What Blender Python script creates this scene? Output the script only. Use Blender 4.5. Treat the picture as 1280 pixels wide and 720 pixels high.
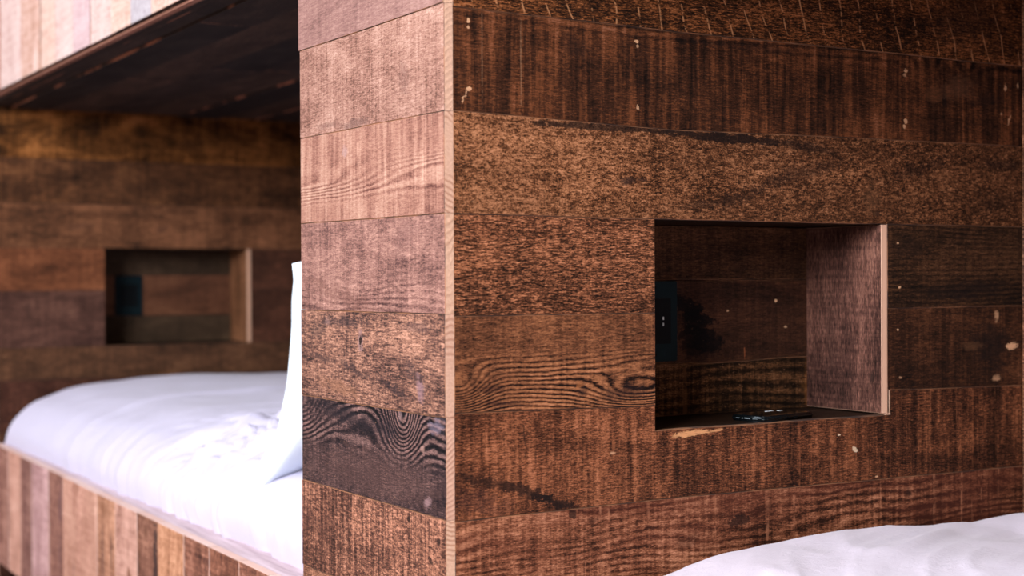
import bpy, bmesh, math, random
from mathutils import Matrix, Vector, noise as mn

for o in list(bpy.data.objects):
    bpy.data.objects.remove(o)
SC = bpy.context.scene
COL = SC.collection

# ------------------------------------------------------------------ camera
cam_d = bpy.data.cameras.new('camera')
cam = bpy.data.objects.new('camera', cam_d)
COL.objects.link(cam)
CR = Vector((0.8584272, -0.5129165, -0.0043990))
CU = Vector((0.0064738, 0.0022584, 0.9999765))
CF = Vector((0.5128945, 0.8584355, -0.0052593))
cam.matrix_world = Matrix(((CR.x, CU.x, -CF.x, -0.9000), (CR.y, CU.y, -CF.y, -1.6733),
                           (CR.z, CU.z, -CF.z, 0.0), (0, 0, 0, 1)))
cam_d.sensor_width = 36.0
cam_d.lens = 1851.2 / 1280 * 36.0
cam_d.clip_start = 0.05
cam_d.dof.use_dof = True
cam_d.dof.focus_distance = 2.10
cam_d.dof.aperture_fstop = 3.4
SC.camera = cam

# ------------------------------------------------------------------ world, light, exposure
world = bpy.data.worlds.new('world')
SC.world = world
world.use_nodes = True
bg = world.node_tree.nodes['Background']
bg.inputs[0].default_value = (0.80, 0.88, 1.0, 1)
bg.inputs[1].default_value = 0.6

WIN_X = -3.4
WINDOWS = [(2.6, 1.60, 2.6, 2.0, 165.0), (-1.9, 1.60, 2.6, 2.0, 600.0)]   # y centre, z centre, width, height, watts


def window_light(yc, zc, w, h, watts):
    d = bpy.data.lights.new('window_daylight', 'AREA')
    d.shape = 'RECTANGLE'
    d.size = w
    d.size_y = h
    d.energy = watts
    d.color = (0.93, 0.94, 1.0)
    o = bpy.data.objects.new('window_daylight', d)
    COL.objects.link(o)
    # local -Z looks along +X into the room
    o.matrix_world = Matrix(((0, 0, -1, WIN_X - 0.06), (-1, 0, 0, yc), (0, 1, 0, zc), (0, 0, 0, 1)))


for wdef in WINDOWS:
    window_light(*wdef)

vs = SC.view_settings
vs.view_transform = 'Standard'
vs.look = 'None'
vs.gamma = 1.0
vs.use_curve_mapping = False
vs.exposure = 0.0

# ------------------------------------------------------------------ node helpers


def lin(c, k=1.0):
    out = []
    for i, x in enumerate(c[:3]):
        x = x / 255.0
        x = x / 12.92 if x <= 0.04045 else ((x + 0.055) / 1.055) ** 2.4
        out.append(min(0.92, x * (k[i] if hasattr(k, '__len__') else k)))
    return (out[0], out[1], out[2], 1.0)


class S:
    """a value socket with arithmetic"""

    def __init__(self, nt, sock):
        self.nt = nt
        self.s = sock

    def _m(self, op, *a):
        n = self.nt.nodes.new('ShaderNodeMath')
        n.operation = op
        for i, v in enumerate((self,) + a):
            if isinstance(v, S):
                self.nt.links.new(v.s, n.inputs[i])
            else:
                n.inputs[i].default_value = v
        return S(self.nt, n.outputs[0])

    def __add__(self, o): return self._m('ADD', o)
    __radd__ = __add__
    def __sub__(self, o): return self._m('SUBTRACT', o)
    def __rsub__(self, o): return (self * -1.0) + o
    def __mul__(self, o): return self._m('MULTIPLY', o)
    __rmul__ = __mul__
    def __truediv__(self, o): return self._m('DIVIDE', o)
    def sin(self): return self._m('SINE')
    def exp(self): return self._m('EXPONENT')
    def abs(self): return self._m('ABSOLUTE')
    def fract(self): return self._m('FRACT')
    def pow(self, p): return self._m('POWER', p)
    def max(self, o): return self._m('MAXIMUM', o)
    def min(self, o): return self._m('MINIMUM', o)

    def step(self, a, b):
        n = self.nt.nodes.new('ShaderNodeMapRange')
        n.interpolation_type = 'SMOOTHSTEP'
        self.nt.links.new(self.s, n.inputs[0])
        n.inputs[1].default_value = a
        n.inputs[2].default_value = b
        return S(self.nt, n.outputs[0])


class G:
    """one material's node tree"""

    def __init__(self, name):
        self.m = bpy.data.materials.new(name)
        self.m.use_nodes = True
        self.nt = self.m.node_tree
        self.bsdf = self.nt.nodes['Principled BSDF']
        tc = self.nt.nodes.new('ShaderNodeTexCoord')
        sp = self.nt.nodes.new('ShaderNodeSeparateXYZ')
        self.nt.links.new(tc.outputs['Object'], sp.inputs[0])
        self.u, self.w, self.v = (S(self.nt, sp.outputs[i]) for i in range(3))
        oi = self.nt.nodes.new('ShaderNodeObjectInfo')
        self.rnd = S(self.nt, oi.outputs['Random'])

    def noise(self, x, y, z, detail=2.0, rough=0.5, dist=0.0):
        c = self.nt.nodes.new('ShaderNodeCombineXYZ')
        for i, a in enumerate((x, y, z)):
            if isinstance(a, S):
                self.nt.links.new(a.s, c.inputs[i])
            else:
                c.inputs[i].default_value = a
        n = self.nt.nodes.new('ShaderNodeTexNoise')
        n.inputs['Scale'].default_value = 1.0
        n.inputs['Detail'].default_value = detail
        n.inputs['Roughness'].default_value = rough
        n.inputs['Distortion'].default_value = dist
        self.nt.links.new(c.outputs[0], n.inputs['Vector'])
        return S(self.nt, n.outputs[0])

    def ramp(self, t, stops):
        n = self.nt.nodes.new('ShaderNodeValToRGB')
        e = n.color_ramp.elements
        while len(e) < len(stops):
            e.new(0.5)
        for el, (p, c) in zip(e, stops):
            el.position = p
            el.color = c
        self.nt.links.new(t.s, n.inputs[0])
        return n.outputs[0]

    def mix(self, f, a, b, mode='MIX'):
        n = self.nt.nodes.new('ShaderNodeMix')
        n.data_type = 'RGBA'
        n.blend_type = mode
        if isinstance(f, S):
            self.nt.links.new(f.s, n.inputs[0])
        else:
            n.inputs[0].default_value = f
        for i, c in ((6, a), (7, b)):
            if isinstance(c, tuple):
                n.inputs[i].default_value = c
            else:
                self.nt.links.new(c, n.inputs[i])
        return n.outputs[2]

    def bump(self, h, strength, dist):
        n = self.nt.nodes.new('ShaderNodeBump')
        n.inputs['Strength'].default_value = strength
        n.inputs['Distance'].default_value = dist
        self.nt.links.new(h.s, n.inputs['Height'])
        self.nt.links.new(n.outputs[0], self.bsdf.inputs['Normal'])


SEED = [0]


def wood(name, dark, mid, light, k=1.0, fleck=1.0, saw=0.6, blotch=0.8, ring=0.0, ringf=110.0, warp=5.0,
         warpu=2.2, warpv=9.0, ringv=None, knots=(), stains=(), pales=(), specks=0.25, strokes=0.0, fu=60.0, fv=300.0,
         su=170.0, bump=0.5, rough=0.72, drift=None, driftamt=0.0, spec=0.10, rot=False, grad=None):
    """Rough sawn board: u runs along the board, v across it (metres).
    knots: (u, v, ru, rv, amp) rings bend round them.  stains / pales: (u, v, ru, rv, angle, strength[, colour])."""
    SEED[0] += 1
    sd = SEED[0] * 7.31
    g = G(name)
    u, v = g.u, g.v
    U = u + g.rnd * 23.0
    f1 = g.noise(U * (fu * 1.35), v * (fv * 1.45), sd, 3.0, 0.7)
    f2 = g.noise(U * (fu * 4.5), v * (fv * 2.3), sd + 3, 2.0, 0.65)
    s1 = g.noise(U * su, v * 7.0, sd + 5, 2.0, 0.6)
    s2 = g.noise(U * 26.0, v * 2.5, sd + 9, 2.0, 0.6)
    b1 = g.noise(U * 5.0, v * 16.0, sd + 13, 4.0, 0.6, 0.6)
    b2 = g.noise(U * 34.0, v * 110.0, sd + 17, 4.0, 0.7)
    t = (f1 - 0.5) * (fleck * 1.9) + (f2 - 0.5) * (fleck * 1.5) + (s1 - 0.5) * (saw * 1.3) + (s2 - 0.5) * (saw * 0.9) \
        + (b1 - 0.5) * (blotch * 1.6) + (b2 - 0.5) * (blotch * 0.7) + 0.5
    h = f1 * 0.5 + f2 * 0.3 + s1 * 0.5 * saw
    if grad:
        t = t + (u - grad[0]) * grad[1]
    if ring > 0:
        w = g.noise(u * warpu, v * warpv, sd + 21, 1.5, 0.5)
        w2 = g.noise(u * 40.0, v * 90.0, sd + 25, 4.0, 0.65)
        ph = v * ringf + w * warp + (w2 - 0.5) * 0.8
        for (ku, kv, ru, rv, amp) in knots:
            du = (u - ku) * (1.0 / ru)
            dv = (v - kv) * (1.0 / rv)
            ph = ph + ((du * du + dv * dv) * -1.0).exp() * amp
        rg = (ph * 6.2832).sin() * 0.5 + 0.5
        rg = rg.pow(1.6)
        am = g.noise(u * 4.0, v * 14.0, sd + 29, 2.0, 0.5).step(0.30, 0.62)
        amp = am * 0.75 + 0.25
        if ringv:
            amp = amp * v.step(ringv[1], ringv[0])
            if len(ringv) > 2:
                amp = amp * v.step(ringv[3], ringv[2])
        t = t - (rg - 0.42) * amp * ring
        h = h - rg * amp * ring * 0.5
    dk, lt = lin(dark, k), lin(light, k)
    xd = tuple(c * 0.45 for c in dk[:3]) + (1.0,)
    xl = tuple(min(0.9, c * 1.45 + 0.02) for c in lt[:3]) + (1.0,)
    col = g.ramp(t * 0.66 + 0.17, [(0.0, xd), (0.21, dk), (0.5, lin(mid, k)), (0.79, lt), (1.0, xl)])
    if drift:
        dn = g.noise(U * 3.0, v * 20.0, sd + 33, 2.0, 0.5).step(0.38, 0.62)
        col = g.mix(dn * driftamt, col, lin(drift, k), 'MIX')
    if saw >= 0.7:
        sl = g.noise(U * 95.0, v * 2.2, sd + 57, 2.0, 0.5).step(0.60, 0.70) * g.noise(U * 40.0, v * 55.0, sd + 61, 3.0, 0.6).step(0.42, 0.62)
        col = g.mix(sl * 0.40, col, lin(tuple(min(255, c * 1.12) for c in light), k))
    if strokes > 0:
        q = ((u + v * 0.30 + g.noise(u * 5.0, v * 9.0, sd + 37) * 0.05) * 26.0).fract() - 0.5
        ln = (q.abs() * -1.0 + 1.0).step(0.945, 1.0)
        gate = g.noise(u * 19.0, v * 60.0, sd + 41, 4.0, 0.7).step(0.44, 0.56)
        col = g.mix(ln * gate * strokes, col, lin((205, 150, 110), k))
    wn = (g.noise(u * 45.0, v * 110.0, sd + 45, 5.0, 0.72) - 0.5)
    wn2 = (g.noise(u * 80.0, v * 60.0, sd + 49, 5.0, 0.72) - 0.5)
    for lst, defc in ((stains, (24, 19, 20)), (pales, (225, 180, 145))):
        for mk in lst:
            mu, mv, ru, rv, ang, st = mk[:6]
            c = mk[6] if len(mk) > 6 else defc
            ca, sa = math.cos(ang), math.sin(ang)
            du = u - mu + wn2 * (2.0 * ru)
            dv = v - mv + wn * (3.0 * rv)
            a = (du * ca + dv * sa) * (1.0 / ru)
            b = (dv * ca - du * sa) * (1.0 / rv)
            m = (a * a + b * b) * -1.0 + 1.0
            m = m.step(0.0, 0.5 if st > 0.75 else 1.0) * st * ((f1 - 0.5) * 1.8 + 0.95).min(1.0).max(0.25)
            col = g.mix(m, col, lin(c, k))
    if specks > 0:
        sp = g.noise(U * 150.0, v * 330.0, sd + 53, 3.0, 0.6).step(0.66, 0.74)
        col = g.mix(sp * specks, col, lin((215, 165, 130), k))
    g.nt.links.new(col, g.bsdf.inputs['Base Color'])
    g.bsdf.inputs['Roughness'].default_value = rough
    g.bsdf.inputs['Specular IOR Level'].default_value = spec
    g.bump(h, bump, 0.003)
    return g.m


def end_grain(name, a, b, k=1.0, amt=0.9):
    """sawn board end: growth rings at a slope that differs from board to board"""
    g = G(name)
    r = g.rnd
    n = g.noise(g.w * 60.0, g.v * 14.0, r * 30.0, 1.0)
    ph = g.v * (r * 120.0 + 70.0) + g.w * ((r * 7.0).fract() * 260.0 - 130.0) + n * 2.0
    s = ((ph * 6.2832).sin() * 0.5 + 0.5).pow(2.0)
    gate = ((r * 13.0).fract()).step(0.25, 0.6) * g.noise(g.v * 14.0, r * 9.0, 2.0).step(0.40, 0.56)
    col = g.mix(s * gate * amt, lin(a, k), lin(b, k))
    tint = g.mix(((r * 5.0).fract()) * 0.5, col, lin((205, 160, 140), k))
    fine = g.noise(g.w * 300.0, g.v * 300.0, 1.0, 2.0).step(0.3, 0.7)
    col = g.mix(fine * 0.25, tint, lin((150, 105, 75), k))
    g.nt.links.new(col, g.bsdf.inputs['Base Color'])
    g.bsdf.inputs['Roughness'].default_value = 0.8
    g.bump(s, 0.25, 0.001)
    return g.m


def worn_lit_edge(name, dark, pale, k=1.0, lo=0.45, hi=0.62, fr=16.0):
    g = G(name)
    n = g.noise(g.u * fr + g.rnd * 20.0, g.v * 30.0, g.rnd * 50.0, 3.0, 0.6).step(lo, hi)
    col = g.mix(n, lin(dark, k), lin(pale, k))
    g.nt.links.new(col, g.bsdf.inputs['Base Color'])
    g.bsdf.inputs['Roughness'].default_value = 0.8
    return g.m


def plain(name, c, rough=0.6, k=1.0, metallic=0.0, spec=0.5, var=0.12, scale=30.0, coat=0.0):
    g = G(name)
    n = g.noise(g.u * scale, g.w * scale, g.v * scale, 3.0, 0.6)
    a = lin(c, k)
    b = (a[0] * (1 - var), a[1] * (1 - var), a[2] * (1 - var), 1)
    g.nt.links.new(g.mix(n.step(0.35, 0.65), a, b), g.bsdf.inputs['Base Color'])
    g.bsdf.inputs['Roughness'].default_value = rough
    g.bsdf.inputs['Metallic'].default_value = metallic
    g.bsdf.inputs['Specular IOR Level'].default_value = spec
    g.bsdf.inputs['Coat Weight'].default_value = coat
    return g.m


def cloth(name, c, weave=1400.0):
    g = G(name)
    n = g.noise(g.u * 900.0, g.w * 900.0, g.v * 900.0, 2.0, 0.6)
    cr = g.noise(g.u * 55.0, g.w * 75.0, g.v * 60.0, 5.0, 0.62, 0.8)
    a = lin(c)
    g.nt.links.new(g.mix(n * 0.4, a, (a[0] * 0.94, a[1] * 0.94, a[2] * 0.95, 1)), g.bsdf.inputs['Base Color'])
    g.bsdf.inputs['Roughness'].default_value = 0.9
    g.bsdf.inputs['Specular IOR Level'].default_value = 0.15
    g.bsdf.inputs['Sheen Weight'].default_value = 0.15
    g.bump(n * 0.12 + cr, 0.35, 0.004)
    return g.m


# ------------------------------------------------------------------ mesh helpers


def new_obj(name, bm, mats, parent=None, M=None, smooth=False):
    me = bpy.data.meshes.new(name)
    bmesh.ops.recalc_face_normals(bm, faces=bm.faces[:])
    bm.to_mesh(me)
    bm.free()
    for m in (mats if isinstance(mats, (list, tuple)) else [mats]):
        me.materials.append(m)
    if smooth:
        for p in me.polygons:
            p.use_smooth = True
    o = bpy.data.objects.new(name, me)
    COL.objects.link(o)
    M = M or Matrix.Identity(4)
    if parent is not None:
        o.parent = parent
        o.matrix_basis = PINV[parent.name] @ M
    else:
        o.matrix_basis = M
    return o


PINV = {}


def empty(name, loc, label=None, cat=None, kind=None, group=None):
    o = bpy.data.objects.new(name, None)
    o.empty_display_size = 0.1
    o.location = loc
    COL.objects.link(o)
    PINV[o.name] = Matrix.Translation(Vector(loc)).inverted()
    tag(o, label, cat, kind, group)
    return o


def tag(o, label=None, cat=None, kind=None, group=None):
    for a, b in (('label', label), ('category', cat), ('kind', kind), ('group', group)):
        if b:
            o[a] = b


def frame(origin, u, inward, v):
    o, u, w, v = Vector(origin), Vector(u), Vector(inward), Vector(v)
    return Matrix(((u.x, w.x, v.x, o.x), (u.y, w.y, v.y, o.y), (u.z, w.z, v.z, o.z), (0, 0, 0, 1)))


def inset(poly, c):
    n = len(poly)
    out = []
    for i in range(n):
        p0, p1, p2 = (Vector(poly[(i + d) % n]) for d in (-1, 0, 1))
        a = (p1 - p0).normalized()
        b = (p2 - p1).normalized()
        na, nb = Vector((-a.y, a.x)), Vector((-b.y, b.x))
        m = (na + nb)
        d = max(0.35, 1.0 + na.dot(nb))
        out.append(p1 + m * (c / d))
    return out


def plank(parent, M, poly, mat, T=0.018, proud=0.0, end=None, edge=None, cham=0.0006, name='plank', chmat=None):
    """poly: (u, v) outline, counter-clockwise; front face at local y = -proud, back at T"""
    bm = bmesh.new()
    fi = [bm.verts.new((p.x, -proud, p.y)) for p in inset(poly, cham)]
    fo = [bm.verts.new((p[0], -proud + cham, p[1])) for p in poly]
    bk = [bm.verts.new((p[0], T, p[1])) for p in poly]
    n = len(poly)
    bm.faces.new(fi)
    bm.faces.new(bk[::-1])
    for i in range(n):
        j = (i + 1) % n
        f = bm.faces.new((fi[i], fi[j], fo[j], fo[i]))
        f.material_index = 1
        f = bm.faces.new((fo[i], fo[j], bk[j], bk[i]))
        du, dv = abs(poly[j][0] - poly[i][0]), abs(poly[j][1] - poly[i][1])
        f.material_index = 2 if dv > du else 3
    return new_obj(name, bm, [mat, chmat or M_WORN, end or M_END, edge or M_WORN], parent, M)


def box_bm(bm, x0, x1, y0, y1, z0, z1):
    vs_ = [bm.verts.new(p) for p in ((x0, y0, z0), (x1, y0, z0), (x1, y1, z0), (x0, y1, z0),
                                     (x0, y0, z1), (x1, y0, z1), (x1, y1, z1), (x0, y1, z1))]
    for f in ((0, 3, 2, 1), (4, 5, 6, 7), (0, 1, 5, 4), (1, 2, 6, 5), (2, 3, 7, 6), (3, 0, 4, 7)):
        bm.faces.new([vs_[i] for i in f])
    return vs_


def boxes(name, lst, mat, parent=None, bevel=0.0, M=None):
    bm = bmesh.new()
    for b in lst:
        box_bm(bm, *b)
    if bevel:
        bmesh.ops.bevel(bm, geom=bm.edges[:], offset=bevel, segments=2, affect='EDGES', clamp_overlap=True)
    return new_obj(name, bm, mat, parent, M)


def interp(pts, x):
    if x <= pts[0][0]:
        return pts[0][1]
    for (a, b), (c, d) in zip(pts, pts[1:]):
        if x <= c:
            return b + (d - b) * (x - a) / (c - a)
    return pts[-1][1]


def joint(pts, seed, amp=0.0009):
    return lambda u: interp(pts, u) + amp * mn.noise(Vector((u * 9.0, seed * 3.7, 0.0)))


def strip(jlo, jhi, u0, u1, gap=0.00022, step=0.07):
    """plank outline between two joint curves, counter-clockwise"""
    n = max(1, int(round((u1 - u0) / step)))
    us = [u0 + (u1 - u0) * i / n for i in range(n + 1)]
    lo = [(u, jlo(u) + gap) for u in us]
    hi = [(u, jhi(u) - gap) for u in us]
    return lo + hi[::-1]


# ------------------------------------------------------------------ shared materials
M_WORN = worn_lit_edge('worn_board_edge', (60, 38, 27), (150, 100, 66), 0.9, 0.38, 0.60)
M_WORN_DARK = worn_lit_edge('dark_board_edge', (26, 18, 14), (92, 58, 36), 1.0, 0.5, 0.66)
M_CEIL_LIT_EDGE = worn_lit_edge('underside_board_edge', (40, 28, 24), (170, 112, 86), 1.6, 0.48, 0.6, 5.0)  # pale stretches paint in light caught along the lower board edges
M_END = end_grain('pale_end_grain', (218, 178, 150), (160, 108, 76), 0.9)
M_RAW = end_grain('raw_cut_edge', (212, 170, 140), (150, 105, 75), 1.05, 0.5)
M_CORE = wood('partition_core_boards', (20, 14, 11), (48, 31, 22), (80, 54, 38))

# ================================================================== SETTING
FLOOR_Z = -0.90
BAY = 2.74          # spacing of the partitions
PT = 0.472          # partition thickness
DEPTH = 1.085       # depth of a bunk
CEIL = 0.509        # underside of the upper bunks

M_FLOOR = wood('floor_boards', (60, 45, 36), (110, 84, 66), (150, 120, 98), fleck=0.6, saw=0.1)
M_PLASTER = plain('warm_white_plaster', (205, 198, 190), 0.9, spec=0.2, var=0.05, scale=3.0)
M_WINFRAME = plain('grey_window_frame', (90, 88, 86), 0.5)

fl = boxes('floor', [(WIN_X, 1.3, -5.0, 6.0, FLOOR_Z - 0.05, FLOOR_Z)], M_FLOOR)
tag(fl, kind='structure')
ce = boxes('ceiling', [(WIN_X, 1.3, -5.0, 6.0, 2.9, 3.0)], M_PLASTER)
tag(ce, kind='structure')
(ya, za, wa, ha, _), (yb, zb, wb, hb, _) = WINDOWS[1], WINDOWS[0]
wx0, wx1 = WIN_X - 0.05, WIN_X + 0.05
y_lo0, y_lo1, y_hi0, y_hi1 = ya - wa / 2, ya + wa / 2, yb - wb / 2, yb + wb / 2
wf = boxes('wall_front', [(wx0, wx1, -5.0, y_lo0, FLOOR_Z, 2.9), (wx0, wx1, y_lo1, y_hi0, FLOOR_Z, 2.9),
                          (wx0, wx1, y_hi1, 6.0, FLOOR_Z, 2.9),
                          (wx0, wx1, y_lo0, y_lo1, FLOOR_Z, za - ha / 2), (wx0, wx1, y_lo0, y_lo1, za + ha / 2, 2.9),
                          (wx0, wx1, y_hi0, y_hi1, FLOOR_Z, zb - hb / 2), (wx0, wx1, y_hi0, y_hi1, zb + hb / 2, 2.9)],
           M_PLASTER)
tag(wf, kind='structure')
for i, (yc, zc, w, h, _) in enumerate(WINDOWS):
    t = 0.05
    fr = boxes('window_%d' % (i + 1), [(wx0, wx1, yc - w / 2, yc + w / 2, zc - h / 2, zc - h / 2 + t),
                                       (wx0, wx1, yc - w / 2, yc + w / 2, zc + h / 2 - t, zc + h / 2),
                                       (wx0, wx1, yc - w / 2, yc - w / 2 + t, zc - h / 2 + t, zc + h / 2 - t),
                                       (wx0, wx1, yc + w / 2 - t, yc + w / 2, zc - h / 2 + t, zc + h / 2 - t),
                                       (wx0, wx1, yc - t / 2, yc + t / 2, zc - h / 2 + t, zc + h / 2 - t)], M_WINFRAME)
    tag(fr, kind='structure')
for nm, y in (('wall_near', -5.05), ('wall_far', 6.0)):
    o = boxes(nm, [(WIN_X, 1.3, y, y + 0.05, FLOOR_Z, 2.9)], M_PLASTER)
    tag(o, kind='structure')

# long wall at the back of all the bunks, clad with boards
rng = random.Random(5)
M_SIDE = [wood('back_wall_board_%s' % n, d, m, l, 1.6, **kw) for n, d, m, l, kw in (
    ('umber', (34, 22, 16), (70, 44, 30), (110, 74, 50), {}),
    ('russet', (44, 27, 20), (92, 58, 40), (140, 96, 70), dict(saw=0.9)),
    ('dusky', (28, 20, 17), (58, 38, 29), (96, 66, 48), dict(ring=0.5)))]
wside = empty('wall_side', (DEPTH, 0.0, FLOOR_Z), kind='structure')
boxes('core', [(DEPTH + 0.018, DEPTH + 0.1, -3.3, 3.3, FLOOR_Z, 1.6)], M_CORE, wside)
FS = frame((DEPTH, 0, 0), (0, -1, 0), (1, 0, 0), (0, 0, 1))
zs = [-0.87, -0.74, -0.61, -0.4435, -0.3125, -0.172, -0.046, 0.0845, 0.2145, 0.349, 0.478, 0.60, 0.73]
for (ua, ub) in ((-2.735, -0.476), (0.0, 2.26)):
    for r in range(len(zs) - 1):
        a, b = zs[r], zs[r + 1]
        cut = rng.uniform(ua + 0.6, ub - 0.6)
        for (p, q) in ((ua, cut - 0.0005), (cut + 0.0005, ub)):
            plank(wside, FS, [(p, a + 0.0006), (q, a + 0.0006), (q, b - 0.0006), (p, b - 0.0006)], rng.choice(M_SIDE),
                  proud=rng.uniform(0, 0.001))

# ------------------------------------------------------------------ partition between the two bunks (wall_right)
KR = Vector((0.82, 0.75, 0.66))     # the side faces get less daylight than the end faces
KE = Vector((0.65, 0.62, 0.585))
NX0, NX1, NZ0, NZ1, ND = 0.332, 0.7765, -0.2115, 0.0838, 0.17

J = [joint([(0, -0.57), (1.1, -0.57)], 1), joint([(0, -0.4435), (1.1, -0.4435)], 2),
     joint([(0, -0.311), (0.33, -0.3075), (1.1, -0.3115)], 3),
     joint([(0, -0.1705), (0.33, -0.176), (0.776, -0.1725), (1.1, -0.178)], 4),
     joint([(0, -0.046), (1.1, -0.046)], 5), joint([(0, 0.0862), (0.33, 0.0842), (1.1, 0.0845)], 6),
     joint([(0, 0.219), (0.36, 0.2105), (0.64, 0.2145), (1.1, 0.218)], 7),
     joint([(0, 0.3525), (0.36, 0.349), (1.1, 0.350)], 8), joint([(0, 0.479), (1.1, 0.479)], 9),
     joint([(0, 0.60), (1.1, 0.60)], 10)]

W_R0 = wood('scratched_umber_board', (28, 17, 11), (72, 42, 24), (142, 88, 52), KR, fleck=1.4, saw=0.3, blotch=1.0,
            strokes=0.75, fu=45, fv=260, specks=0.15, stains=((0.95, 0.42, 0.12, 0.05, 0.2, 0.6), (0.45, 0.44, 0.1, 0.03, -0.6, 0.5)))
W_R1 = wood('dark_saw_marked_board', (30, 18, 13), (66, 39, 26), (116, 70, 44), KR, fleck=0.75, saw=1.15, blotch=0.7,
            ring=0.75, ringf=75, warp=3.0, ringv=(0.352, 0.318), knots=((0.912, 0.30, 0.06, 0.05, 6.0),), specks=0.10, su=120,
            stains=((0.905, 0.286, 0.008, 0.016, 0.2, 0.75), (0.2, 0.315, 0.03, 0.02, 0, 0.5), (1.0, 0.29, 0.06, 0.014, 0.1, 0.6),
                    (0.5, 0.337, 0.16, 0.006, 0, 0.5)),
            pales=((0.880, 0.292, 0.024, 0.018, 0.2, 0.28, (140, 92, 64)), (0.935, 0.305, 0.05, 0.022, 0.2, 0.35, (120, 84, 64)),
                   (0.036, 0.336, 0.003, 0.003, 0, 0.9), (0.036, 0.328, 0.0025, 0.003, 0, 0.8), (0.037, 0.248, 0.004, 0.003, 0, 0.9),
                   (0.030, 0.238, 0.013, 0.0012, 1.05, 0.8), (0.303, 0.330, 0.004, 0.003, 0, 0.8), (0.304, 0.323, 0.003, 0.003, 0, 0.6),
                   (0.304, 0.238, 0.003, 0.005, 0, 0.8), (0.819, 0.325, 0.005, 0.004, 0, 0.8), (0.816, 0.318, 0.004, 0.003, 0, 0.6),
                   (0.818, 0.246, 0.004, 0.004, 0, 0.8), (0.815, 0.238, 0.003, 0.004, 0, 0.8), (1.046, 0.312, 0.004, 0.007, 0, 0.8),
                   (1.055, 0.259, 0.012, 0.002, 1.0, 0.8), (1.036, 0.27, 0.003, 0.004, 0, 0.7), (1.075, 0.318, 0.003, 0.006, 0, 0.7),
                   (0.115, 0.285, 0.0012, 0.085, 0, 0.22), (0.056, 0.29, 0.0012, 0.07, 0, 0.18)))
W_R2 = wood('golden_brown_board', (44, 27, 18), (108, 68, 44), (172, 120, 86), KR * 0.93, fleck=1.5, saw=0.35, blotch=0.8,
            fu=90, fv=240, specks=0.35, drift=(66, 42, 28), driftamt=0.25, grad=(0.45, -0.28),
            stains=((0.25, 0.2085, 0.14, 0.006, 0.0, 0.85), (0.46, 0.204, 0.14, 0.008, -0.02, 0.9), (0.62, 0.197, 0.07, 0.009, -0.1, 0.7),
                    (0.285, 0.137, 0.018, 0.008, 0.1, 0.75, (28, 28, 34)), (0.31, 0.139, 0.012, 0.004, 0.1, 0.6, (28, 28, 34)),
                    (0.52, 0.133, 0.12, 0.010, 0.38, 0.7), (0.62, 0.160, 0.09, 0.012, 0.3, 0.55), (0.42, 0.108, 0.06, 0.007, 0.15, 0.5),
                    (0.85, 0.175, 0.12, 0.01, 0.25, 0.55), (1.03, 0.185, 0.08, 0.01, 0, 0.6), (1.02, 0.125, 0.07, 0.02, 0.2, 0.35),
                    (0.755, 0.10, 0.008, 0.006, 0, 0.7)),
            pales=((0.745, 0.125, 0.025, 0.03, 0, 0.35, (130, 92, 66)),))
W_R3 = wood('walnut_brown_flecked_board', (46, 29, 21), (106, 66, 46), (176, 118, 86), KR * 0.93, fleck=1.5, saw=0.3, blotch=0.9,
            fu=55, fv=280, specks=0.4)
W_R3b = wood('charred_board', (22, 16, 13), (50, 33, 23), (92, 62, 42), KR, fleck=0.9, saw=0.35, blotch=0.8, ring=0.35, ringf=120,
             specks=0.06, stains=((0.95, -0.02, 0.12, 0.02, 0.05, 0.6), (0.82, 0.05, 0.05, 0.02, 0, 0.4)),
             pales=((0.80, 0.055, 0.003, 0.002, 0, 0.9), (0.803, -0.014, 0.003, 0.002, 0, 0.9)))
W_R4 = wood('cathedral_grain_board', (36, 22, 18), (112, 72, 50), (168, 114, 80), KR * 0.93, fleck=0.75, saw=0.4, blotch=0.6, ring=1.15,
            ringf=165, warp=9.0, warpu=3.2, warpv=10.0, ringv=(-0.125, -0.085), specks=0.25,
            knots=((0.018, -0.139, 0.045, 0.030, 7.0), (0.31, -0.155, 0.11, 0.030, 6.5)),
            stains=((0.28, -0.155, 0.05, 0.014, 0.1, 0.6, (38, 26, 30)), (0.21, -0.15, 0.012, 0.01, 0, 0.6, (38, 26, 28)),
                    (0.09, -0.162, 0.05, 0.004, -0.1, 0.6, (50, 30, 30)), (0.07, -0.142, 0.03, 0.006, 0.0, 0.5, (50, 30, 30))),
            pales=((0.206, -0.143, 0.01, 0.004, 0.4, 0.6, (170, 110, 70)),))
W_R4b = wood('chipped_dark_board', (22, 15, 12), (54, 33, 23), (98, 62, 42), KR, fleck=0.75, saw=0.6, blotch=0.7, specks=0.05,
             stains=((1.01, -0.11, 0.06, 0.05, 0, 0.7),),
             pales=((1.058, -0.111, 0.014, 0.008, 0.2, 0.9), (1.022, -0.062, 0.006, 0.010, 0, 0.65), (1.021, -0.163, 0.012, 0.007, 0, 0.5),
                    (0.965, -0.11, 0.03, 0.008, 0, 0.4, (110, 78, 56)), (0.80, -0.08, 0.003, 0.002, 0, 0.8), (0.805, -0.155, 0.004, 0.002, 0, 0.6)))
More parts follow.
